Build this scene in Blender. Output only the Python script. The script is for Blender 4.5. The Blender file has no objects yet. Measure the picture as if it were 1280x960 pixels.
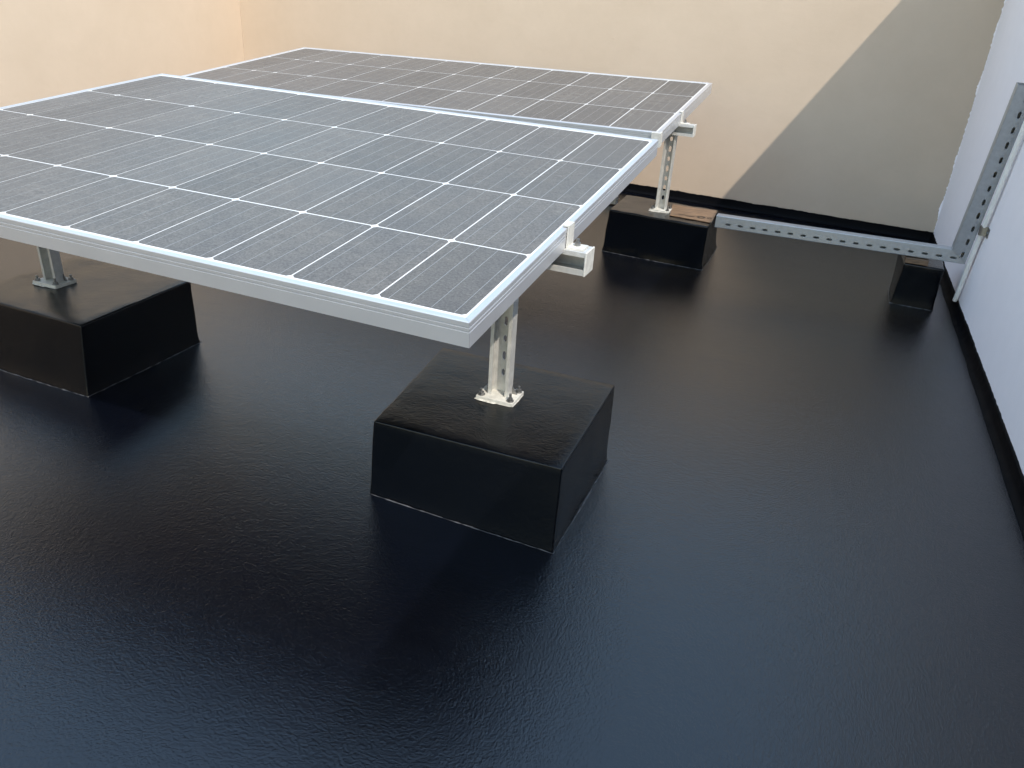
import bpy, bmesh, math, random
from mathutils import Vector, Matrix, noise

random.seed(7)
scene = bpy.context.scene
COL = scene.collection
R = math.radians

# ------------------------------------------------------------------ camera
CAM_H = 0.9508
cam_data = bpy.data.cameras.new('camera')
cam_data.sensor_width = 36.0
cam_data.lens = 27.10
cam_data.clip_start = 0.02
cam_data.clip_end = 500
cam = bpy.data.objects.new('camera', cam_data)
COL.objects.link(cam)
right = Vector((0.9243, 0.3772, 0.0589)); up = Vector((-0.2177, 0.3940, 0.8930)); back = Vector((0.3136, -0.8382, 0.4462))
cam.matrix_world = Matrix(((right.x, up.x, back.x, 0), (right.y, up.y, back.y, 0), (right.z, up.z, back.z, CAM_H), (0, 0, 0, 1)))
scene.camera = cam

# ------------------------------------------------------------------ sky, sun, exposure
SUN = Vector((0.64, -0.54, 1.0)).normalized()          # direction towards the sun
elev = math.asin(SUN.z); azim = math.atan2(SUN.x, SUN.y)
world = bpy.data.worlds.new('World'); scene.world = world; world.use_nodes = True
wn = world.node_tree.nodes; wl = world.node_tree.links
bg = wn['Background']
sky = wn.new('ShaderNodeTexSky'); sky.sky_type = 'NISHITA'; sky.sun_disc = False
sky.sun_elevation = elev; sky.sun_rotation = azim
sky.air_density = 2.2; sky.dust_density = 1.0; sky.ozone_density = 2.2
wl.new(sky.outputs[0], bg.inputs[0]); bg.inputs[1].default_value = 0.15

sd = bpy.data.lights.new('sun', 'SUN'); sd.energy = 2.0; sd.angle = R(0.5); sd.color = (1.0, 0.91, 0.78)
sun = bpy.data.objects.new('sun', sd); COL.objects.link(sun)
sun.rotation_euler = SUN.to_track_quat('Z', 'Y').to_euler()
sun.location = (3, -3, 6)

scene.view_settings.view_transform = 'Standard'
scene.view_settings.look = 'None'
scene.view_settings.gamma = 1
scene.view_settings.use_curve_mapping = False
scene.view_settings.exposure = 1.25

# ------------------------------------------------------------------ materials
def new_mat(name):
    m = bpy.data.materials.new(name); m.use_nodes = True
    nt = m.node_tree
    return m, nt, nt.nodes, nt.links, nt.nodes['Principled BSDF']

def noise_node(nt, scale, detail=4, rough=0.55, coord='Object', vec_scale=None, dist=0.0):
    tc = nt.nodes.new('ShaderNodeTexCoord')
    n = nt.nodes.new('ShaderNodeTexNoise')
    n.inputs['Scale'].default_value = scale; n.inputs['Detail'].default_value = detail
    n.inputs['Roughness'].default_value = rough; n.inputs['Distortion'].default_value = dist
    src = tc.outputs[coord]
    if vec_scale:
        mp = nt.nodes.new('ShaderNodeMapping'); mp.inputs['Scale'].default_value = vec_scale
        nt.links.new(src, mp.inputs[0]); src = mp.outputs[0]
    nt.links.new(src, n.inputs['Vector'])
    return n

def ramp(nt, src, p0, c0, p1, c1):
    r = nt.nodes.new('ShaderNodeValToRGB')
    r.color_ramp.elements[0].position = p0; r.color_ramp.elements[0].color = (*c0, 1)
    r.color_ramp.elements[1].position = p1; r.color_ramp.elements[1].color = (*c1, 1)
    nt.links.new(src, r.inputs[0]); return r

def maprange(nt, src, a, b, c, d):
    r = nt.nodes.new('ShaderNodeMapRange')
    for i, v in enumerate((a, b, c, d)): r.inputs[1 + i].default_value = v
    nt.links.new(src, r.inputs[0]); return r.outputs[0]

def bump_chain(nt, bsdf, layers, target='Normal'):
    prev = None
    for src, strength, dist in layers:
        b = nt.nodes.new('ShaderNodeBump'); b.inputs['Strength'].default_value = strength; b.inputs['Distance'].default_value = dist
        nt.links.new(src, b.inputs['Height'])
        if prev: nt.links.new(prev.outputs[0], b.inputs['Normal'])
        prev = b
    nt.links.new(prev.outputs[0], bsdf.inputs[target])
    return prev

def mat_black(name, base, r0, r1, fine, medium, wrinkle=0.0, spec=1.0, grain=330):
    m, nt, nd, lk, p = new_mat(name)
    big = noise_node(nt, 1.7, 5, 0.6)
    streak = noise_node(nt, 3.0, 5, 0.65, vec_scale=(0.45, 2.6, 1), dist=0.5)
    med = noise_node(nt, 22, 5, 0.6, dist=0.4)
    fin = noise_node(nt, grain, 3, 0.65)
    fin2 = noise_node(nt, grain * 0.36, 3, 0.6, dist=0.5)
    c = ramp(nt, big.outputs[0], 0.3, [v * 0.8 for v in base], 0.75, [v * 1.35 for v in base])
    lk.new(c.outputs[0], p.inputs['Base Color'])
    ad = nd.new('ShaderNodeMath'); ad.operation = 'ADD'
    lk.new(maprange(nt, med.outputs[0], 0.3, 0.7, r0, r1), ad.inputs[0])
    lk.new(maprange(nt, streak.outputs[0], 0.3, 0.7, -0.03, 0.045), ad.inputs[1])
    lk.new(ad.outputs[0], p.inputs['Roughness'])
    p.inputs['Specular IOR Level'].default_value = spec
    layers = [(med.outputs[0], medium, 0.004), (fin2.outputs[0], fine * 0.35, 0.0016), (fin.outputs[0], fine, 0.0009)]
    if wrinkle:
        wr = noise_node(nt, 46, 5, 0.65, dist=1.8, vec_scale=(1, 1.8, 0.6))
        layers.insert(0, (wr.outputs[0], wrinkle, 0.004))
    bump_chain(nt, p, layers)
    return m

M_FLOOR = mat_black('black_roof_coating', (0.0012, 0.0018, 0.0042), 0.115, 0.185, 0.95, 0.10, 0.0, 0.80, 225)
M_BLOCK = mat_black('black_coated_concrete', (0.0012, 0.0016, 0.0028), 0.12, 0.20, 0.55, 0.14, 0.17, 0.30, 240)
M_UP = mat_black('black_upstand_coating', (0.0016, 0.0018, 0.0028), 0.50, 0.62, 0.2, 0.2, 0.0, 0.06)

def mat_wall(name, ca, cb, rough=0.8, spots=True):
    m, nt, nd, lk, p = new_mat(name)
    a = noise_node(nt, 2.6, 7, 0.62); b = noise_node(nt, 14, 6, 0.65); f = noise_node(nt, 160, 3, 0.6)
    c = ramp(nt, a.outputs[0], 0.3, ca, 0.72, cb)
    mix = nd.new('ShaderNodeMixRGB'); mix.blend_type = 'MULTIPLY'; mix.inputs[0].default_value = 1
    r2 = ramp(nt, b.outputs[0], 0.25, (0.965, 0.965, 0.965), 0.7, (1, 1, 1))
    lk.new(c.outputs[0], mix.inputs[1]); lk.new(r2.outputs[0], mix.inputs[2])
    lk.new(mix.outputs[0], p.inputs['Base Color'])
    p.inputs['Roughness'].default_value = rough
    p.inputs['Specular IOR Level'].default_value = 0.3
    sw = noise_node(nt, 7, 4, 0.6, vec_scale=(1, 1, 2.4), dist=1.8)
    v = nd.new('ShaderNodeTexVoronoi'); v.inputs['Scale'].default_value = 7
    tc = nd.new('ShaderNodeTexCoord'); lk.new(tc.outputs['Object'], v.inputs['Vector'])
    pim = maprange(nt, v.outputs['Distance'], 0.0, 0.05, 1.0, 0.0)
    bump_chain(nt, p, [(sw.outputs[0], 0.035, 0.012), (b.outputs[0], 0.17, 0.006), (f.outputs[0], 0.2, 0.0012), (pim, 0.3 if spots else 0.0, 0.002)])
    return m

M_BEIGE = mat_wall('beige_plaster', (0.492, 0.392, 0.302), (0.528, 0.424, 0.332))
M_WHITE = mat_wall('white_plaster', (0.93, 0.87, 0.90), (0.945, 0.885, 0.915), 0.7)

def mat_metal(name, base, rough, metallic=1.0, noise_amt=0.12, scale=60, stretch=(1, 1, 1), rvar=0.09):
    m, nt, nd, lk, p = new_mat(name)
    n = noise_node(nt, scale, 5, 0.65, vec_scale=stretch)
    c = ramp(nt, n.outputs[0], 0.3, [v * (1 - noise_amt) for v in base], 0.7, [min(1, v * (1 + noise_amt * 0.5)) for v in base])
    lk.new(c.outputs[0], p.inputs['Base Color'])
    p.inputs['Metallic'].default_value = metallic
    lk.new(maprange(nt, n.outputs[0], 0.3, 0.7, rough - rvar, rough + rvar), p.inputs['Roughness'])
    bump_chain(nt, p, [(n.outputs[0], 0.08, 0.001)])
    return m

M_ALU = mat_metal('anodised_aluminium', (0.62, 0.63, 0.655), 0.42, 0.7, 0.02, 12, (1, 1, 1), 0.02)
M_STEEL = mat_metal('painted_galvanised_steel', (0.60, 0.595, 0.575), 0.48, 0.5, 0.18, 45)
M_GALV = mat_metal('galvanised_channel', (0.43, 0.445, 0.465), 0.42, 0.6, 0.12, 70)
M_BOLT = mat_metal('zinc_bolt', (0.26, 0.26, 0.26), 0.38, 0.9, 0.2, 120)
M_PLATE = mat_metal('white_base_plate_paint', (0.60, 0.59, 0.55), 0.55, 0.15, 0.2, 70)

def mat_cell():
    m, nt, nd, lk, p = new_mat('dusty_solar_cell')
    sp = noise_node(nt, 230, 4, 0.8, coord='Object'); st = noise_node(nt, 5, 6, 0.65, coord='Object'); sm = noise_node(nt, 32, 5, 0.7, coord='Object', dist=0.8)
    for n in (sp, st, sm):            # shift the pattern from cell to cell
        oi2 = nd.new('ShaderNodeObjectInfo'); va = nd.new('ShaderNodeVectorMath'); va.operation = 'ADD'
        src = n.inputs['Vector'].links[0].from_socket
        lk.new(src, va.inputs[0]); lk.new(oi2.outputs['Location'], va.inputs[1]); lk.new(va.outputs[0], n.inputs['Vector'])
    oi = nd.new('ShaderNodeObjectInfo')
    dust = ramp(nt, sp.outputs[0], 0.32, (0.066, 0.062, 0.059), 0.70, (0.158, 0.150, 0.142))
    smear = ramp(nt, st.outputs[0], 0.3, (0.88, 0.89, 0.92), 0.72, (1.10, 1.08, 1.05))
    blot = ramp(nt, sm.outputs[0], 0.35, (0.90, 0.90, 0.91), 0.72, (1.12, 1.12, 1.10))
    mx = nd.new('ShaderNodeMixRGB'); mx.blend_type = 'MULTIPLY'; mx.inputs[0].default_value = 1
    lk.new(dust.outputs[0], mx.inputs[1]); lk.new(smear.outputs[0], mx.inputs[2])
    mx2 = nd.new('ShaderNodeMixRGB'); mx2.blend_type = 'MULTIPLY'; mx2.inputs[0].default_value = 1
    lk.new(mx.outputs[0], mx2.inputs[1]); lk.new(blot.outputs[0], mx2.inputs[2])
    hv = nd.new('ShaderNodeHueSaturation'); hv.inputs['Saturation'].default_value = 1.0
    lk.new(maprange(nt, oi.outputs['Random'], 0, 1, 0.88, 1.06), hv.inputs['Value'])
    lk.new(mx2.outputs[0], hv.inputs['Color'])
    lk.new(hv.outputs[0], p.inputs['Base Color'])
    p.inputs['Roughness'].default_value = 0.6; p.inputs['Specular IOR Level'].default_value = 0.2
    p.inputs['Coat Weight'].default_value = 0.3; p.inputs['Coat IOR'].default_value = 1.3
    lk.new(maprange(nt, st.outputs[0], 0.3, 0.7, 0.16, 0.32), p.inputs['Coat Roughness'])
    return m
M_CELL = mat_cell()

def mat_plain(name, base, rough, spec=0.4, coat=0.0, nscale=80, amt=0.06):
    m, nt, nd, lk, p = new_mat(name)
    n = noise_node(nt, nscale, 4, 0.6)
    c = ramp(nt, n.outputs[0], 0.3, [v * (1 - amt) for v in base], 0.7, [min(1, v * (1 + amt)) for v in base])
    lk.new(c.outputs[0], p.inputs['Base Color']); p.inputs['Roughness'].default_value = rough
    p.inputs['Specular IOR Level'].default_value = spec
    p.inputs['Coat Weight'].default_value = coat; p.inputs['Coat Roughness'].default_value = 0.15
    return m
M_SHEET = mat_plain('white_backsheet', (0.62, 0.62, 0.62), 0.5, 0.3, 0.6, 200)
M_BUS = mat_plain('silver_busbar', (0.24, 0.245, 0.25), 0.45, 0.4, 0.6)
M_PVC = mat_plain('white_conduit_plastic', (0.86, 0.84, 0.82), 0.4, 0.4, 0.0, 30)
M_SEAL = mat_plain('pale_sealant', (0.45, 0.44, 0.41), 0.6, 0.3, 0, 90, 0.4)
M_BEAD = mat_plain('worn_coating_bead', (0.06, 0.06, 0.065), 0.35, 0.5, 0, 60, 0.6)
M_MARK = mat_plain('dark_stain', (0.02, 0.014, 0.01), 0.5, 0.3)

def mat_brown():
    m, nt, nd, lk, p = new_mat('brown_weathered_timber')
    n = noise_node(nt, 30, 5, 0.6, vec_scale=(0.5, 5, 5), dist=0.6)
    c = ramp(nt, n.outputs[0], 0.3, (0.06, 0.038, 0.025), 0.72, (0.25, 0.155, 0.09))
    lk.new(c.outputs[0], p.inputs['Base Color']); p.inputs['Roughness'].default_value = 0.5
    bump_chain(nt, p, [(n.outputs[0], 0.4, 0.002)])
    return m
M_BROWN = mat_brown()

# ------------------------------------------------------------------ helpers
def link(name, me, mat=None, parent=None, smooth=False):
    o = bpy.data.objects.new(name, me)
    if mat and not me.materials: me.materials.append(mat)
    COL.objects.link(o)
    if parent is not None: o.parent = parent
    if smooth:
        for f in me.polygons: f.use_smooth = True
    return o

def bm_obj(name, bm, mat, parent=None, smooth=False, angle=None):
    bmesh.ops.recalc_face_normals(bm, faces=bm.faces)
    me = bpy.data.meshes.new(name); bm.to_mesh(me); bm.free()
    o = link(name, me, mat, parent, smooth)
    if angle is not None:
        for f in me.polygons: f.use_smooth = True
        me.set_sharp_from_angle(angle=R(angle))
    return o

def tag(o, label, cat, group=None):
    o['label'] = label; o['category'] = cat
    if group: o['group'] = group
    return o

def empty(name, mat4):
    o = bpy.data.objects.new(name, None); COL.objects.link(o)
    o.empty_display_size = 0.05
    o.matrix_world = mat4 if isinstance(mat4, Matrix) else Matrix.Translation(mat4)
    return o

def box(bm, x0, x1, y0, y1, z0, z1):
    v = [bm.verts.new(c) for c in ((x0, y0, z0), (x1, y0, z0), (x1, y1, z0), (x0, y1, z0), (x0, y0, z1), (x1, y0, z1), (x1, y1, z1), (x0, y1, z1))]
    for q in ((0, 3, 2, 1), (4, 5, 6, 7), (0, 1, 5, 4), (1, 2, 6, 5), (2, 3, 7, 6), (3, 0, 4, 7)): bm.faces.new([v[i] for i in q])
    return v

def bevel_all(bm, w, seg=2):
    bmesh.ops.bevel(bm, geom=list(bm.edges), offset=w, segments=seg, affect='EDGES', profile=0.7)

def cyl(bm, p, q, r, n=10, r2=None):
    p = Vector(p); q = Vector(q); d = (q - p).normalized()
    a = d.orthogonal().normalized(); b = d.cross(a)
    r2 = r if r2 is None else r2
    A = []; B = []
    for i in range(n):
        t = 2 * math.pi * i / n; o = a * math.cos(t) + b * math.sin(t)
        A.append(bm.verts.new(p + o * r)); B.append(bm.verts.new(q + o * r2))
    for i in range(n): bm.faces.new((A[i], A[(i + 1) % n], B[(i + 1) % n], B[i]))
    bm.faces.new(A[::-1]); bm.faces.new(B)

def perforated(bm, to3, length, width, slots, thick, z_start=0.0):
    """flat plate in (s = along, t = across), slots = [(s, t, half_len, half_wid)]; to3(s, t, n) -> 3D; slotted holes are real"""
    top = {}
    def V(s, t, k):
        key = (round(s, 5), round(t, 5), k)
        if key not in top: top[key] = bm.verts.new(to3(s, t, -thick * k))
        return top[key]
    W = width / 2
    def poly(pts):
        bm.faces.new([V(s, t, 0) for s, t in pts]); bm.faces.new([V(s, t, 1) for s, t in pts][::-1])
    def edge(a, b):
        bm.faces.new((V(*a, 0), V(*b, 0), V(*b, 1), V(*a, 1)))
    cuts = [z_start]
    sl = sorted(slots)
    for i in range(len(sl) - 1): cuts.append((sl[i][0] + sl[i + 1][0]) / 2)
    cuts.append(z_start + length)
    for i, (s, t, hl, hw) in enumerate(sl):
        s0, s1 = cuts[i], cuts[i + 1]
        c = hw * 0.9; a2 = hw * 0.4
        oct_ = [(s + hl, t + a2), (s + hl - c, t + hw), (s - hl + c, t + hw), (s - hl, t + a2), (s - hl, t - a2), (s - hl + c, t - hw), (s + hl - c, t - hw), (s + hl, t - a2)]
        o = oct_
        poly([o[0], (s1, t + a2), (s1, W), (s + hl - c, W), o[1]])
        poly([o[1], (s + hl - c, W), (s - hl + c, W), o[2]])
        poly([o[2], (s - hl + c, W), (s0, W), (s0, t + a2), o[3]])
        poly([o[3], (s0, t + a2), (s0, t - a2), o[4]])
        poly([o[4], (s0, t - a2), (s0, -W), (s - hl + c, -W), o[5]])
        poly([o[5], (s - hl + c, -W), (s + hl - c, -W), o[6]])
        poly([o[6], (s + hl - c, -W), (s1, -W), (s1, t - a2), o[7]])
        poly([o[7], (s1, t - a2), (s1, t + a2), o[0]])
        for k in range(8): edge(o[k], o[(k + 1) % 8])
        for (a, b) in (((s1, W), (s + hl - c, W)), ((s + hl - c, W), (s - hl + c, W)), ((s - hl + c, W), (s0, W)),
                       ((s1, -W), (s + hl - c, -W)), ((s + hl - c, -W), (s - hl + c, -W)), ((s - hl + c, -W), (s0, -W))): edge(a, b)
        if i == 0: edge((s0, W), (s0, t + a2)); edge((s0, t + a2), (s0, t - a2)); edge((s0, t - a2), (s0, -W))
        if i == len(sl) - 1: edge((s1, W), (s1, t + a2)); edge((s1, t + a2), (s1, t - a2)); edge((s1, t - a2), (s1, -W))

# ------------------------------------------------------------------ roof floor
def wall_y(x): return 4.313 - 0.1031 * x            # foot line of the wall behind the panels
def wall_x(y): return 0.5865 - 0.00485 * y
XL = -3.92

bm = bmesh.new()
box(bm, -5.5, 1.2, -4.0, 5.2, -0.25, 0.0)
o = bm_obj('roof_floor', bm, M_FLOOR); o['kind'] = 'structure'

# ------------------------------------------------------------------ walls
WALL_H = 1.66
def wall(name, label, a, b, thick_vec, h, mat, up_label=None, up_h=0.045, seed=0, rag=0.004):
    """plastered wall from a to b (feet on the floor), thickness away from the roof; a coated upstand runs along its foot"""
    a = Vector((*a, 0)); b = Vector((*b, 0)); t = Vector((*thick_vec, 0))
    root = empty(name, a.copy())
    L = (b - a).length; d = (b - a).normalized()
    bm = bmesh.new()
    pts = [Vector((0, 0, -0.2)), d * L + Vector((0, 0, -0.2)), d * L + Vector((0, 0, h)), Vector((0, 0, h))]
    F = [bm.verts.new(p) for p in pts]; B = [bm.verts.new(p + t) for p in pts]
    bm.faces.new(F); bm.faces.new(B[::-1])
    for i in range(4): bm.faces.new((F[i], B[i], B[(i + 1) % 4], F[(i + 1) % 4]))
    bm_obj('plaster', bm, mat, root)
    # coping on top
    bm = bmesh.new(); n = t.normalized()
    q = [Vector((0, 0, h)) - n * 0.006, d * L + Vector((0, 0, h)) - n * 0.006]
    low = [q[0], q[1], q[1] + t + n * 0.012, q[0] + t + n * 0.012]
    A = [bm.verts.new(p + Vector((0, 0, 0.001))) for p in low]; C = [bm.verts.new(p + Vector((0, 0, 0.02))) for p in low]
    bm.faces.new(A); bm.faces.new(C[::-1])
    for i in range(4): bm.faces.new((A[i], C[i], C[(i + 1) % 4], A[(i + 1) % 4]))
    bm_obj('coping', bm, mat, root)
    # upstand: coved strip with an uneven brushed top edge
    bm = bmesh.new(); N = int(L / 0.012); inn = -n
    rows = []
    for i in range(N + 1):
        s = L * i / N
        hh = up_h + rag * (noise.noise(Vector((s * 9, seed, 0))) * 1.2 + noise.noise(Vector((s * 45, seed, 3))) * 0.8)
        w = 0.022 + 0.003 * noise.noise(Vector((s * 6, seed, 7)))
        prof = [(0.0005, hh), (0.005, hh - 0.003), (0.007, 0.016), (0.012, 0.006), (w, 0.0012)]
        rows.append([bm.verts.new(d * s + inn * u + Vector((0, 0, z))) for u, z in prof])
    for i in range(N):
        for k in range(len(rows[0]) - 1): bm.faces.new((rows[i][k], rows[i + 1][k], rows[i + 1][k + 1], rows[i][k + 1]))
    bm_obj('upstand', bm, M_UP, root, angle=40)
    return root

xc = 0.5655
YC = wall_y(xc)
w_back = wall('plastered_wall', None, (XL - 0.2, wall_y(XL - 0.2)), (xc + 0.15, wall_y(xc + 0.15)), (0.02, 0.2), WALL_H, M_BEIGE, up_h=0.046, seed=1)
tag(w_back, 'beige plastered wall behind the panels, split by a diagonal shadow', 'wall', 'walls around the roof')
w_left = wall('plastered_wall', None, (XL, wall_y(XL) - 0.001), (XL - 0.0, -4.0), (-0.2, 0.0), 1.62, M_BEIGE, up_h=0.046, seed=2)
tag(w_left, 'pale beige sunlit wall in the upper left corner of the picture', 'wall', 'walls around the roof')
w_right = wall('plastered_wall', None, (wall_x(YC), YC - 0.001), (wall_x(-4.0), -4.0), (0.2, 0.0), WALL_H, M_WHITE, up_h=0.042, seed=3)
tag(w_right, 'bluish white shaded wall running along the right edge', 'wall', 'walls around the roof')

# ragged white paint line where the right wall meets the beige one
bm = bmesh.new()
N = 420; Ls = []; Rs = []
for i in range(N + 1):
    z = 0.05 + 1.5 * i / N
    w = 0.0025 + max(0, noise.noise(Vector((z * 9, 4, 1)))) * 0.010 + 0.005 * noise.noise(Vector((z * 70, 9, 2))) + 0.003 * noise.noise(Vector((z * 160, 3, 2)))
    w = max(0.001, w)
    x1 = wall_x(YC) + 0.001; x0 = x1 - w
    Ls.append(bm.verts.new((x0, wall_y(x0) - 0.0022, z))); Rs.append(bm.verts.new((x1, wall_y(x1) - 0.0022, z)))
for i in range(N): bm.faces.new((Ls[i], Rs[i], Rs[i + 1], Ls[i + 1]))
o = bm_obj('paint_edge', bm, M_WHITE)
o.parent = w_right; o.matrix_parent_inverse = w_right.matrix_world.inverted()

# ------------------------------------------------------------------ coated concrete blocks
BH = 0.187
def concrete_block(bottom, top, h, label, seed, flare=0.006, soft=0.006, lump=1.0):
    """bottom/top: 4 corners (x, y) counter-clockwise from front-left; irregular coated block with soft edges and a sealant bead"""
    c = Vector((sum(p[0] for p in bottom) / 4, sum(p[1] for p in bottom) / 4, 0))
    root = empty('concrete_block', c)
    bm = bmesh.new()
    bv = [bm.verts.new((x - c.x, y - c.y, 0.0)) for x, y in bottom]
    tv = [bm.verts.new((x - c.x, y - c.y, h)) for x, y in top]
    bm.faces.new(tv); bm.faces.new(bv[::-1])
    for i in range(4): bm.faces.new((bv[i], bv[(i + 1) % 4], tv[(i + 1) % 4], tv[i]))
    eds = [e for e in bm.edges if not all(v.co.z < 1e-4 for v in e.verts)]
    bmesh.ops.bevel(bm, geom=eds, offset=soft, segments=3, affect='EDGES', profile=0.6)
    bmesh.ops.triangulate(bm, faces=[f for f in bm.faces if len(f.verts) > 4])
    for _ in range(4):
        long_e = [e for e in bm.edges if e.calc_length() > 0.022]
        if not long_e: break
        bmesh.ops.subdivide_edges(bm, edges=long_e, cuts=1, use_grid_fill=True)
    bm.normal_update()
    for v in bm.verts:
        p = v.co
        n1 = noise.noise(Vector((p.x * 9, p.y * 9, p.z * 9 + seed)))
        n2 = noise.noise(Vector((p.x * 40, p.y * 40, p.z * 30 + seed * 3)))
        edge_w = 0.0016 * noise.noise(Vector((p.x * 95, p.y * 95, p.z * 60 + seed))) if p.z > h - 0.02 else 0.0
        v.co += v.normal * (n1 * 0.0026 * lump + n2 * 0.0012 * lump + edge_w * lump)
        if p.z < 0.035 and p.z > -0.001:       # coating sags outwards at the foot
            k = (1 - max(0, p.z) / 0.035) ** 2
            out = Vector((p.x, p.y, 0)).normalized()
            v.co += out * k * flare * (1 + 0.6 * noise.noise(Vector((p.x * 30, p.y * 30, seed))))
        if v.co.z < 0.0: v.co.z = -0.002
    bm_obj('coated_body', bm, M_BLOCK, root, angle=50)
    # bead of coating along the foot
    bm = bmesh.new(); ring = []
    for i in range(4):
        p, q = Vector((*bottom[i], 0)) - c, Vector((*bottom[(i + 1) % 4], 0)) - c
        n = int((q - p).length / 0.008)
        for k in range(n):
            b = p.lerp(q, k / n); out = b.normalized()
            ring.append((b + out * (flare + 0.002 + 0.002 * noise.noise(b * 35 + Vector((seed, 0, 0)))), out,
                         0.0020 * max(0.08, 0.45 + 1.1 * noise.noise(b * 60 + Vector((0, seed, 0))) + 0.8 * noise.noise(b * 150 + Vector((0, seed, 5))))))
    secs = []
    for b, out, r in ring:
        secs.append([bm.verts.new(b + out * (r * math.cos(t)) + Vector((0, 0, max(-0.001, r * math.sin(t) * 0.8)))) for t in (0, 0.8, 1.57, 2.3, 3.14)])
    n = len(secs)
    for i in range(n):
        for k in range(4): bm.faces.new((secs[i][k], secs[(i + 1) % n][k], secs[(i + 1) % n][k + 1], secs[i][k + 1]))
    bm_obj('coating_bead', bm, M_BEAD, root, smooth=True)
    tag(root, label, 'block', 'black coated concrete blocks')
    return root

blk_front = concrete_block([(-0.738, 1.163), (-0.325, 1.150), (-0.3216, 1.520), (-0.745, 1.535)],
                           [(-0.7175, 1.1494), (-0.3239, 1.1577), (-0.3298, 1.5444), (-0.7600, 1.5370)], BH,
                           'black coated concrete block in the foreground under the nearest panel corner', 1.3, 0.002, 0.0035, 0.55)
blk_left = concrete_block([(-2.02, 1.215), (-1.5803, 1.2057), (-1.580, 1.594), (-2.02, 1.60)],
                          [(-2.00, 1.230), (-1.5722, 1.2193), (-1.5866, 1.6012), (-2.005, 1.60)], BH,
                          'black coated concrete block at the left edge under the panel', 5.1, 0.004, 0.005, 0.7)
blk_rear = concrete_block([(-0.8118, 3.1765), (-0.3798, 3.142), (-0.378, 3.530), (-0.815, 3.56)],
                          [(-0.7931, 3.1456), (-0.3761, 3.1050), (-0.3835, 3.4228), (-0.8063, 3.4744)], BH,
                          'black coated concrete block at the back with a brown strip on top', 9.7, 0.007)
blk_corner = concrete_block([(0.3447, 3.137), (0.4891, 3.126), (0.500, 3.34), (0.352, 3.35)],
                            [(0.3500, 3.110), (0.4850, 3.106), (0.495, 3.33), (0.342, 3.34)], 0.163,
                            'small black coated block by the right wall under the channel bend', 14.2, 0.005)

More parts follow.
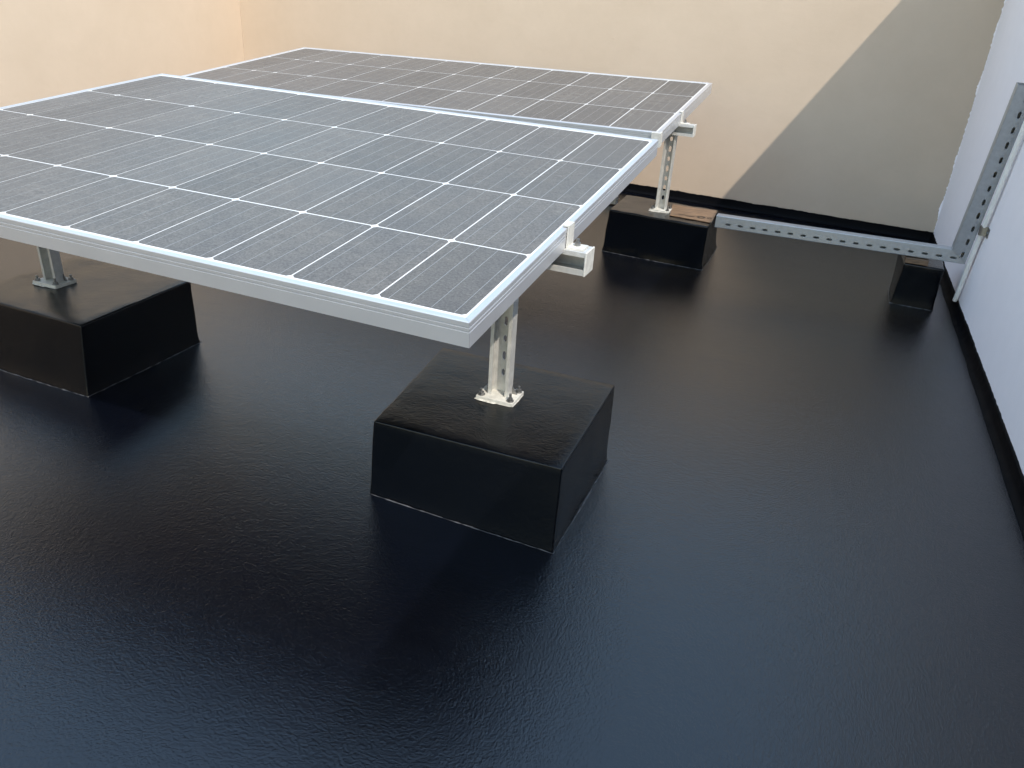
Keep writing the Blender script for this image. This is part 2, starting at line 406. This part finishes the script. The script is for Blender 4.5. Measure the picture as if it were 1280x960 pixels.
# ------------------------------------------------------------------ solar panels
def solar_panel(mat4, ucols, vrows, outer, fr_h, lip, label, bus_fr=(0.13, 0.38, 0.62, 0.88), gap=0.0034, busw=0.0007, cham=0.0058):
    """local axes: x to the right, y away, z out of the glass; ucols: x of the column lines from right to left, vrows: y of the row lines"""
    root = empty('solar_panel', mat4)
    x0, x1, y0, y1 = outer
    # aluminium frame, four mitred bars
    h = fr_h
    prof = [(0.0, -h), (0.0, -0.0180), (0.0014, -0.0174), (0.0014, -0.0162), (0.0, -0.0156), (0.0, -0.0112), (0.0014, -0.0106), (0.0014, -0.0094), (0.0, -0.0088),
            (0.0, -0.0016), (0.0006, -0.0005), (0.0016, 0.0), (lip - 0.0008, 0.0), (lip, -0.0007), (lip, -0.0030), (0.0035, -0.0030), (0.0035, -h + 0.002), (0.026, -h + 0.002), (0.026, -h)]
    corners = [Vector((x0, y0, 0)), Vector((x1, y0, 0)), Vector((x1, y1, 0)), Vector((x0, y1, 0))]
    for i in range(4):
        a, b = corners[i], corners[(i + 1) % 4]
        d = (b - a).normalized(); n = Vector((-d.y, d.x, 0)); L = (b - a).length
        bm = bmesh.new(); A = []; B = []
        for u, z in prof:
            A.append(bm.verts.new(a + d * (u + 0.0002) + n * u + Vector((0, 0, z)))); B.append(bm.verts.new(a + d * (L - u - 0.0002) + n * u + Vector((0, 0, z))))
        m = len(prof)
        for k in range(m): bm.faces.new((A[k], B[k], B[(k + 1) % m], A[(k + 1) % m]))
        bm.faces.new(A); bm.faces.new(B[::-1])
        bm_obj('frame_bar', bm, M_ALU, root)
    # white laminate sheet
    bm = bmesh.new(); box(bm, x0 + 0.004, x1 - 0.004, y0 + 0.004, y1 - 0.004, -0.0062, -0.0028)
    bm_obj('backsheet', bm, M_SHEET, root)
    # junction box underneath
    bm = bmesh.new(); xm = (x0 + x1) / 2; box(bm, xm - 0.055, xm + 0.055, y1 - 0.20, y1 - 0.11, -0.026, -0.0065); bevel_all(bm, 0.003)
    bm_obj('junction_box', bm, M_MARK, root)
    cell_me = {}; bus_me = {}
    for c in range(len(ucols) - 1):
        for r in range(len(vrows) - 1):
            xr, xl = ucols[c], ucols[c + 1]; ya, yb = vrows[r], vrows[r + 1]
            w = abs(xr - xl) - gap; l = (yb - ya) - gap * 1.5
            key = (round(w, 5), round(l, 5))
            if key not in cell_me:
                bm = bmesh.new(); k = min(cham, w * 0.12); a, b = w / 2, l / 2
                pts = [(-a + k, -b), (a - k, -b), (a, -b + k), (a, b - k), (a - k, b), (-a + k, b), (-a, b - k), (-a, -b + k)]
                T = [bm.verts.new((x, y, 0.0)) for x, y in pts]; Bt = [bm.verts.new((x, y, -0.0006)) for x, y in pts]
                bm.faces.new(T); bm.faces.new(Bt[::-1])
                for i in range(8): bm.faces.new((Bt[i], Bt[(i + 1) % 8], T[(i + 1) % 8], T[i]))
                me = bpy.data.meshes.new('solar_cell'); bm.to_mesh(me); bm.free(); me.materials.append(M_CELL); cell_me[key] = me
                bm = bmesh.new(); box(bm, -busw / 2, busw / 2, -b + 0.0006, b - 0.0006, -0.0001, 0.00012)
                me = bpy.data.meshes.new('busbar'); bm.to_mesh(me); bm.free(); me.materials.append(M_BUS); bus_me[key] = me
            o = link('solar_cell', cell_me[key], None, root)
            o.location = ((xr + xl) / 2, (ya + yb) / 2, -0.0022)
            for f in bus_fr:
                s = link('busbar', bus_me[key], None, o); s.location = ((f - 0.5) * w, 0, 0)
    tag(root, label, 'solar panel', 'solar panels')
    return root

S = 0.156
# near panel
P0 = Vector((-0.4237, 0.9107, 0.5382))
ex = Vector((0.156, 0.0, -0.0019)).normalized(); ey = Vector((0.0, 0.2868, 0.0267)).normalized(); ez = ex.cross(ey).normalized(); ey = ez.cross(ex)
NEAR = Matrix(((ex.x, ey.x, ez.x, P0.x), (ex.y, ey.y, ez.y, P0.y), (ex.z, ey.z, ez.z, P0.z), (0, 0, 0, 1)))
rp = 0.28807
u = [-S * k for k in (0.048, 1, 2, 3, 4, 5, 6, 7, 8, 9, 9.731, 10.43)]
v = [rp * k for k in (0.112, 1, 2, 3, 3.99)]
near_panel = solar_panel(NEAR, u, v, (-S * 10.52, S * 0.05, rp * 0.046, rp * 4.058), 0.042, 0.0115,
                         'large near solar panel with grey cells, cut off by the left edge of the picture')

# far panel: its own tilt, farther back
FS = 1.393
fyaw, ftx, fty = -0.007, 0.104, 0.007
eu = Vector((-1, 0, -fty)).normalized(); ev = Vector((0, 1, ftx)); ev = (ev - eu * ev.dot(eu)).normalized()
Zr = Matrix.Rotation(fyaw, 3, 'Z'); eu = Zr @ eu; ev = Zr @ ev
ex = -eu; ey = ev; ez = ex.cross(ey).normalized()
PB = Vector((-2.667, 13.34, -1.846)) * S * FS + Vector((0, 0, CAM_H))
FAR = Matrix(((ex.x, ey.x, ez.x, PB.x), (ex.y, ey.y, ez.y, PB.y), (ex.z, ey.z, ez.z, PB.z), (0, 0, 0, 1)))
cp = 0.899 * S * FS; rq = 1.581 * S * FS
u = [-cp * k for k in (0.085, 1, 2, 3, 4, 5, 6, 7, 8, 9, 10, 10.645, 11.55)]
v = [rq * k for k in (0.045, 1, 2, 2.925)]
far_panel = solar_panel(FAR, u, v, (-cp * 11.66, -cp * -0.02, rq * -0.005, rq * 2.985), 0.046, 0.015,
                        'farther solar panel with shorter rows of cells, behind the near panel', gap=0.0044, busw=0.0010, cham=0.007)

# ------------------------------------------------------------------ mounting rails (open C channels)
def mounting_rail(x_end, length, y, z, dz_dx, label, d=0.050, h=0.044, t=0.003):
    root = empty('mounting_rail', Vector((x_end, y, z)))
    bm = bmesh.new()
    # section in (y, z): open to the front, lips on both flanges
    prof = [(0, 0), (d, 0), (d, h), (0, h), (0, h - 0.009), (t, h - 0.009), (t, h - t), (d - t, h - t), (d - t, t), (t, t), (t, 0.011), (0, 0.011)]
    A = [bm.verts.new((-0.004, p, q)) for p, q in prof]; B = [bm.verts.new((-length, p, q + dz_dx * -length)) for p, q in prof]
    m = len(prof)
    for k in range(m): bm.faces.new((A[k], A[(k + 1) % m], B[(k + 1) % m], B[k]))
    bm.faces.new(A[::-1]); bm.faces.new(B)
    bm_obj('channel', bm, M_STEEL, root)
    bm = bmesh.new(); box(bm, -0.0038, 0.0, -0.001, d + 0.001, -0.001, h + 0.001); bevel_all(bm, 0.0008, 1)
    bm_obj('end_cap', bm, M_PLATE, root)
    tag(root, label, 'rail', 'mounting rails')
    return root
RY = 1.338
rail_front = mounting_rail(-0.370, 1.75, RY, 0.495, -0.012, 'white steel rail sticking out under the near panel edge')
RY2 = 3.238
rail_rear = mounting_rail(-0.512, 2.35, RY2, 0.500, 0.007, 'white steel rail sticking out under the far panel')

# ------------------------------------------------------------------ end clamps
def end_clamp(x, y, z_foot, z_top, width, label):
    root = empty('end_clamp', Vector((x, y, z_foot)))
    H = z_top - z_foot
    bm = bmesh.new(); t = 0.003
    pr = [(0.034, 0), (0.034, t), (t, t), (t, H + t), (-0.010, H + t), (-0.010, H + 0.0004), (0, H + 0.0004), (0, 0)]
    A = [bm.verts.new((p, -width / 2, q)) for p, q in pr]; B = [bm.verts.new((p, width / 2, q)) for p, q in pr]
    m = len(pr)
    for k in range(m): bm.faces.new((A[k], B[k], B[(k + 1) % m], A[(k + 1) % m]))
    bm.faces.new(A[::-1]); bm.faces.new(B)
    bm_obj('bracket', bm, M_PLATE, root)
    bm = bmesh.new(); cyl(bm, (0.016, 0.004, t), (0.016, 0.004, t + 0.006), 0.0065, 6); cyl(bm, (0.016, 0.004, t + 0.006), (0.016, 0.004, t + 0.013), 0.0035, 8)
    bm_obj('bolt', bm, M_BOLT, root)
    tag(root, label, 'clamp', 'end clamps')
    return root
zt = P0.z + (RY + 0.026 - P0.y) * 0.0931 - 0.0006
end_clamp(P0.x + S * 0.05 + 0.0012, RY + 0.026, 0.495 + 0.0445, zt, 0.034, 'white clamp gripping the near panel edge on its rail')
def far_pt(y):   # point on the far panel's right outer edge at given world y
    e = FAR @ Vector((cp * 0.02, 0, 0)); k = (y - e.y) / ey.y
    return e + ey * k
fp = far_pt(RY2 + 0.026)
end_clamp(fp.x + 0.0012, RY2 + 0.026, 0.500 + 0.0445, fp.z, 0.036, 'white clamp gripping the far panel edge on its rail')

# small joint bracket at the far panel's near corner
bm = bmesh.new(); box(bm, 0.0006, 0.004, -0.012, 0.020, -0.050, 0.0008); box(bm, -0.030, 0.0006, -0.012, -0.0012, -0.050, 0.0008)
o = bm_obj('corner_bracket', bm, M_PLATE, far_panel); o.location = (cp * 0.02, rq * -0.005, 0)

# ------------------------------------------------------------------ support posts
def support_post(x, y, z0, z1, label, rot=0.0, slot_w=0.0036, slot_l=0.010, pw=0.046, flip=False):
    root = empty('support_post', Matrix.Translation((x, y, z0)) @ Matrix.Rotation(rot, 4, 'Z'))
    L = z1 - z0 - 0.0082; zb = 0.0082
    bm = bmesh.new(); box(bm, -0.042, 0.042, -0.033, 0.033, 0.0, 0.008); bevel_all(bm, 0.0018, 2)
    bm_obj('base_plate', bm, M_PLATE, root)
    bm = bmesh.new(); t = 0.0028; w = pw / 2; dpt = 0.027
    n = max(4, int((L - 0.05) / 0.034))
    slots = [(zb + 0.045 + (L - 0.065) * i / (n - 1), 0.0, slot_l * (1.0 if i % 2 else 0.75), slot_w) for i in range(n)]
    yb = dpt / 2
    perforated(bm, lambda s, q, k: Vector((q, yb + k, s)), L, pw - 2 * t, slots, t, zb)       # back web with real slots
    for sgn in (-1, 1):
        a, b = (sgn * w, sgn * (w - t))
        box(bm, min(a, b), max(a, b), -dpt / 2, yb, zb, zb + L)                                # flanges
        c0, c1 = sgn * (w - t), sgn * (w - 0.0075)
        box(bm, min(c0, c1), max(c0, c1), -dpt / 2, -dpt / 2 + t, zb, zb + L)                  # lips
    bm_obj('channel', bm, M_STEEL, root)
    # anchor bolts with nuts and washers
    for i, (bx, by) in enumerate(((-0.033, -0.024), (0.033, -0.024), (0.033, 0.024), (-0.033, 0.024))):
        bm = bmesh.new(); cyl(bm, (bx, by, 0.004), (bx + 0.001 * (i - 1), by, 0.022 + 0.003 * (i % 2)), 0.0030, 8)
        st = bm_obj('anchor_bolt', bm, M_BOLT, root)
        bm = bmesh.new(); cyl(bm, (bx, by, 0.0082), (bx, by, 0.0098), 0.0080, 12); cyl(bm, (bx, by, 0.0098), (bx, by, 0.0150), 0.0062, 6)
        bm_obj('nut', bm, M_BOLT, st)
    for sgn in (-1, 1):          # gusset plates welded to the flanks
        bm = bmesh.new()
        P = [(sgn * (w + 0.0003), 0.0082), (sgn * (w + 0.012), 0.0082), (sgn * (w + 0.0003), 0.026)]
        A = [bm.verts.new((p, 0.0095, q)) for p, q in P]; B = [bm.verts.new((p, 0.0118, q)) for p, q in P]
        bm.faces.new(A); bm.faces.new(B[::-1])
        for i in range(3): bm.faces.new((A[i], B[i], B[(i + 1) % 3], A[(i + 1) % 3]))
        bm_obj('gusset', bm, M_BOLT, root)
    # smear of sealant under the plate
    bm = bmesh.new(); N = 40; ctr = bm.verts.new((0, 0, 0.0005)); ring = []
    for i in range(N):
        a = 2 * math.pi * i / N; ca, sa = math.cos(a), math.sin(a)
        k = 1 / max(abs(ca) / 0.0425, abs(sa) / 0.0335)
        k += 0.0004 + 0.0022 * max(0, noise.noise(Vector((ca * 2.3 + x, sa * 2.3 + y, 1)))) + (0.0035 if sa < -0.55 and ca < 0.1 else 0)
        ring.append(bm.verts.new((ca * k, sa * k, -0.0005)))
    ring2 = [bm.verts.new((q.co.x * 0.93, q.co.y * 0.93, 0.0018)) for q in ring]
    for i in range(N):
        bm.faces.new((ring[i], ring[(i + 1) % N], ring2[(i + 1) % N], ring2[i])); bm.faces.new((ring2[i], ring2[(i + 1) % N], ctr))
    bm_obj('sealant', bm, M_SEAL, root)
    tag(root, label, 'post', 'slotted support posts')
    return root
support_post(-0.5365, 1.365, BH + 0.001, 0.4945, 'white slotted steel post standing on the foreground block')
support_post(-0.602, 3.262, BH + 0.001, 0.4992, 'white slotted steel post standing on the back block', slot_w=0.0055, slot_l=0.012, pw=0.046)
support_post(-1.866, 1.372 + 0.025, BH + 0.001, 0.5125, 'grey slotted steel post on the left block, half hidden by the panel')

# ------------------------------------------------------------------ perforated cable channels
def cable_channel(a, b, side, width, depth, slots_t, pitch, label, cuts=(), first=0.03, slot=(0.009, 0.0032), mat=M_GALV):
    """U channel from a to b; slotted face width `width` across (side vector), flanges going back along +y"""
    a = Vector(a); b = Vector(b); d = (b - a).normalized(); side = Vector(side); side = (side - d * side.dot(d)).normalized()
    nrm = d.cross(side).normalized()
    if nrm.y > 0: nrm = -nrm               # points towards the front
    root = empty('cable_channel', a.copy()); L = (b - a).length
    n = int((L - first - 0.02) / pitch) + 1
    slots = [(first + pitch * i, slots_t, slot[0] * random.uniform(0.94, 1.06), slot[1]) for i in range(n)]
    bm = bmesh.new(); t = 0.002
    perforated(bm, lambda s, q, k: d * s + side * q + nrm * k, L, width, slots, t)
    def trim(bm):
        for co, no in cuts:
            bmesh.ops.bisect_plane(bm, geom=list(bm.verts) + list(bm.edges) + list(bm.faces), plane_co=Vector(co) - a, plane_no=no, clear_outer=True, dist=1e-6)
    trim(bm); bm_obj('slotted_face', bm, mat, root)
    bm = bmesh.new(); q = width / 2 - 0.0003  # back plate added to keep the channel dark behind its slots
    P = [(-q, -depth + 0.002), (q, -depth + 0.002), (q, -depth + 0.0005), (-q, -depth + 0.0005)]
    A = [bm.verts.new(side * u_ + nrm * w_) for u_, w_ in P]; B = [bm.verts.new(d * L + side * u_ + nrm * w_) for u_, w_ in P]
    for i in range(4): bm.faces.new((A[i], A[(i + 1) % 4], B[(i + 1) % 4], B[i]))
    trim(bm); bm_obj('added_back_plate', bm, mat, root)
    for sg in (-1, 1):
        bm = bmesh.new()
        q0, q1 = sg * width / 2, sg * (width / 2 + t)
        P = [(q0, 0.0004), (q1, -0.0006), (q1, -depth), (q0, -depth)]
        A = [bm.verts.new(side * p + nrm * q) for p, q in P]; B = [bm.verts.new(d * L + side * p + nrm * q) for p, q in P]
        for i in range(4): bm.faces.new((A[i], A[(i + 1) % 4], B[(i + 1) % 4], B[i]))
        bm.faces.new(A[::-1]); bm.faces.new(B); trim(bm)
        bm_obj('flange', bm, mat, root)
    tag(root, label, 'channel', 'perforated channels')
    return root
CY = 3.13
cable_channel((-0.354, CY, 0.2085), (0.600, CY, 0.2125), (0, 0, 1), 0.043, 0.042, -0.006, 0.0475,
              'galvanised perforated channel running from the back block to the right wall', first=0.05, slot=(0.0105, 0.0042), cuts=[((0.5195, CY, 0.2125), Vector((0.64, 0, 0.77)))])
cable_channel((0.5160, CY + 0.003, 0.150), (0.5375, CY - 0.103, 0.80), (1, 0, 0), 0.051, 0.040, 0.009, 0.0495,
              'galvanised perforated channel climbing the right wall from the bend', first=0.075, slot=(0.0110, 0.0046), cuts=[((0.5200, CY, 0.2130), Vector((-0.64, 0, -0.77)))])
cable_channel((-2.6, 4.02, 0.024), (-0.985, 4.02, 0.024), (0, 0, 1), 0.034, 0.05, 0.0, 0.06,
              'short visible end of grey channel on the floor left of the back block')

# brown strip on the back block and shim on the corner block
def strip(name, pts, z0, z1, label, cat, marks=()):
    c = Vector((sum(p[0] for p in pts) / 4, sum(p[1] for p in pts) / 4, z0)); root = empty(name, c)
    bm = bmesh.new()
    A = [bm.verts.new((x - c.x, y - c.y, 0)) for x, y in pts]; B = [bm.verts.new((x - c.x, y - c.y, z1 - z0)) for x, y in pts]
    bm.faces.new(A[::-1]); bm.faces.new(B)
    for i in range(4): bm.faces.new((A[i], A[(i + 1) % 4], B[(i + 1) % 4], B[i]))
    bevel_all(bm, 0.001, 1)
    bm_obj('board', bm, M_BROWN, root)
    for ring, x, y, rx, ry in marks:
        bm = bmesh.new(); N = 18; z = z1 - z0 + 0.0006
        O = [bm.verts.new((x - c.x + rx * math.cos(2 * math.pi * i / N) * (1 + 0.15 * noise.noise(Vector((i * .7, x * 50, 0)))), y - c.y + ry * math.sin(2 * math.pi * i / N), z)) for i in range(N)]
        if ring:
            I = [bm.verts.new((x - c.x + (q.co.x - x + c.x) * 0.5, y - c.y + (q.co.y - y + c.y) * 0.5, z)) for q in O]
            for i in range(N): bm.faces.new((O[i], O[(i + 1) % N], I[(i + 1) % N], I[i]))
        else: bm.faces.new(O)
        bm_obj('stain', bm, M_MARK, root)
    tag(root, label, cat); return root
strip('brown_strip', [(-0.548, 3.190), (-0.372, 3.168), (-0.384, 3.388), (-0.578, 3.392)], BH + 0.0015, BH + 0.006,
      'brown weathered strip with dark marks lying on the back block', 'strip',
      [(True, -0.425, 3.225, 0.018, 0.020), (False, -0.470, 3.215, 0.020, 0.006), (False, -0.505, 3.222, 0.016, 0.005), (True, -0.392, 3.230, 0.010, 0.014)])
strip('wood_shim', [(0.350, 3.116), (0.428, 3.114), (0.430, 3.175), (0.352, 3.175)], 0.1645, 0.1835,
      'small brown wooden shim between the corner block and the channel', 'shim')

# ------------------------------------------------------------------ conduit pipe on the right wall
root = empty('conduit_pipe', Vector((0.0, 0.0, 0.0)))
bm = bmesh.new()
pts = [Vector((0.5590, 3.168, 0.040)), Vector((0.5590, 3.151, 0.088)), Vector((0.5590, 3.112, 0.255)), Vector((0.5590, 3.081, 0.344)), Vector((0.5590, 2.992, 0.675)), Vector((0.5590, 2.88, 1.1)), Vector((0.5590, 2.74, 1.62))]
r = 0.0085; n = 14; rings = []
for i, p in enumerate(pts):
    dd = (pts[min(i + 1, len(pts) - 1)] - pts[max(i - 1, 0)]).normalized(); a = Vector((1, 0, 0)); a = (a - dd * a.dot(dd)).normalized(); b = dd.cross(a)
    rings.append([bm.verts.new(p + a * r * math.cos(2 * math.pi * k / n) + b * r * math.sin(2 * math.pi * k / n)) for k in range(n)])
for i in range(len(rings) - 1):
    for k in range(n): bm.faces.new((rings[i][k], rings[i][(k + 1) % n], rings[i + 1][(k + 1) % n], rings[i + 1][k]))
bm.faces.new(rings[0]); bm.faces.new(rings[-1][::-1])
bm_obj('tube', bm, M_PVC, root, angle=40)
tag(root, 'white conduit pipe running up the right wall beside the channel', 'pipe')
# metal saddle clip
root = empty('pipe_saddle', Vector((0.5590, 3.087, 0.325)))
bm = bmesh.new(); N = 9; w = 0.016; R0 = 0.0105
prof = [(0.0118, -0.050), (0.0118, -0.013)] + [(R0 * math.cos(t), R0 * math.sin(t)) for t in [-math.pi / 2 - math.pi * i / N for i in range(1, N)]] + [(0.0118, 0.013), (0.0118, 0.026)]
A = []; B = []
for p, q in prof:
    A.append(bm.verts.new((p, q, -w))); B.append(bm.verts.new((p, q, w)))
for i in range(len(prof) - 1): bm.faces.new((A[i], A[i + 1], B[i + 1], B[i]))
o = bm_obj('strap', bm, M_BOLT, root); sm = o.modifiers.new('solid', 'SOLIDIFY'); sm.thickness = 0.0018
for yy in (-0.034, 0.020):
    bm = bmesh.new(); cyl(bm, (0.0118, yy, 0), (0.0070, yy, 0), 0.0045, 8); bm_obj('screw', bm, M_BOLT, root)
tag(root, 'grey metal saddle clip holding the conduit pipe to the wall', 'clip')
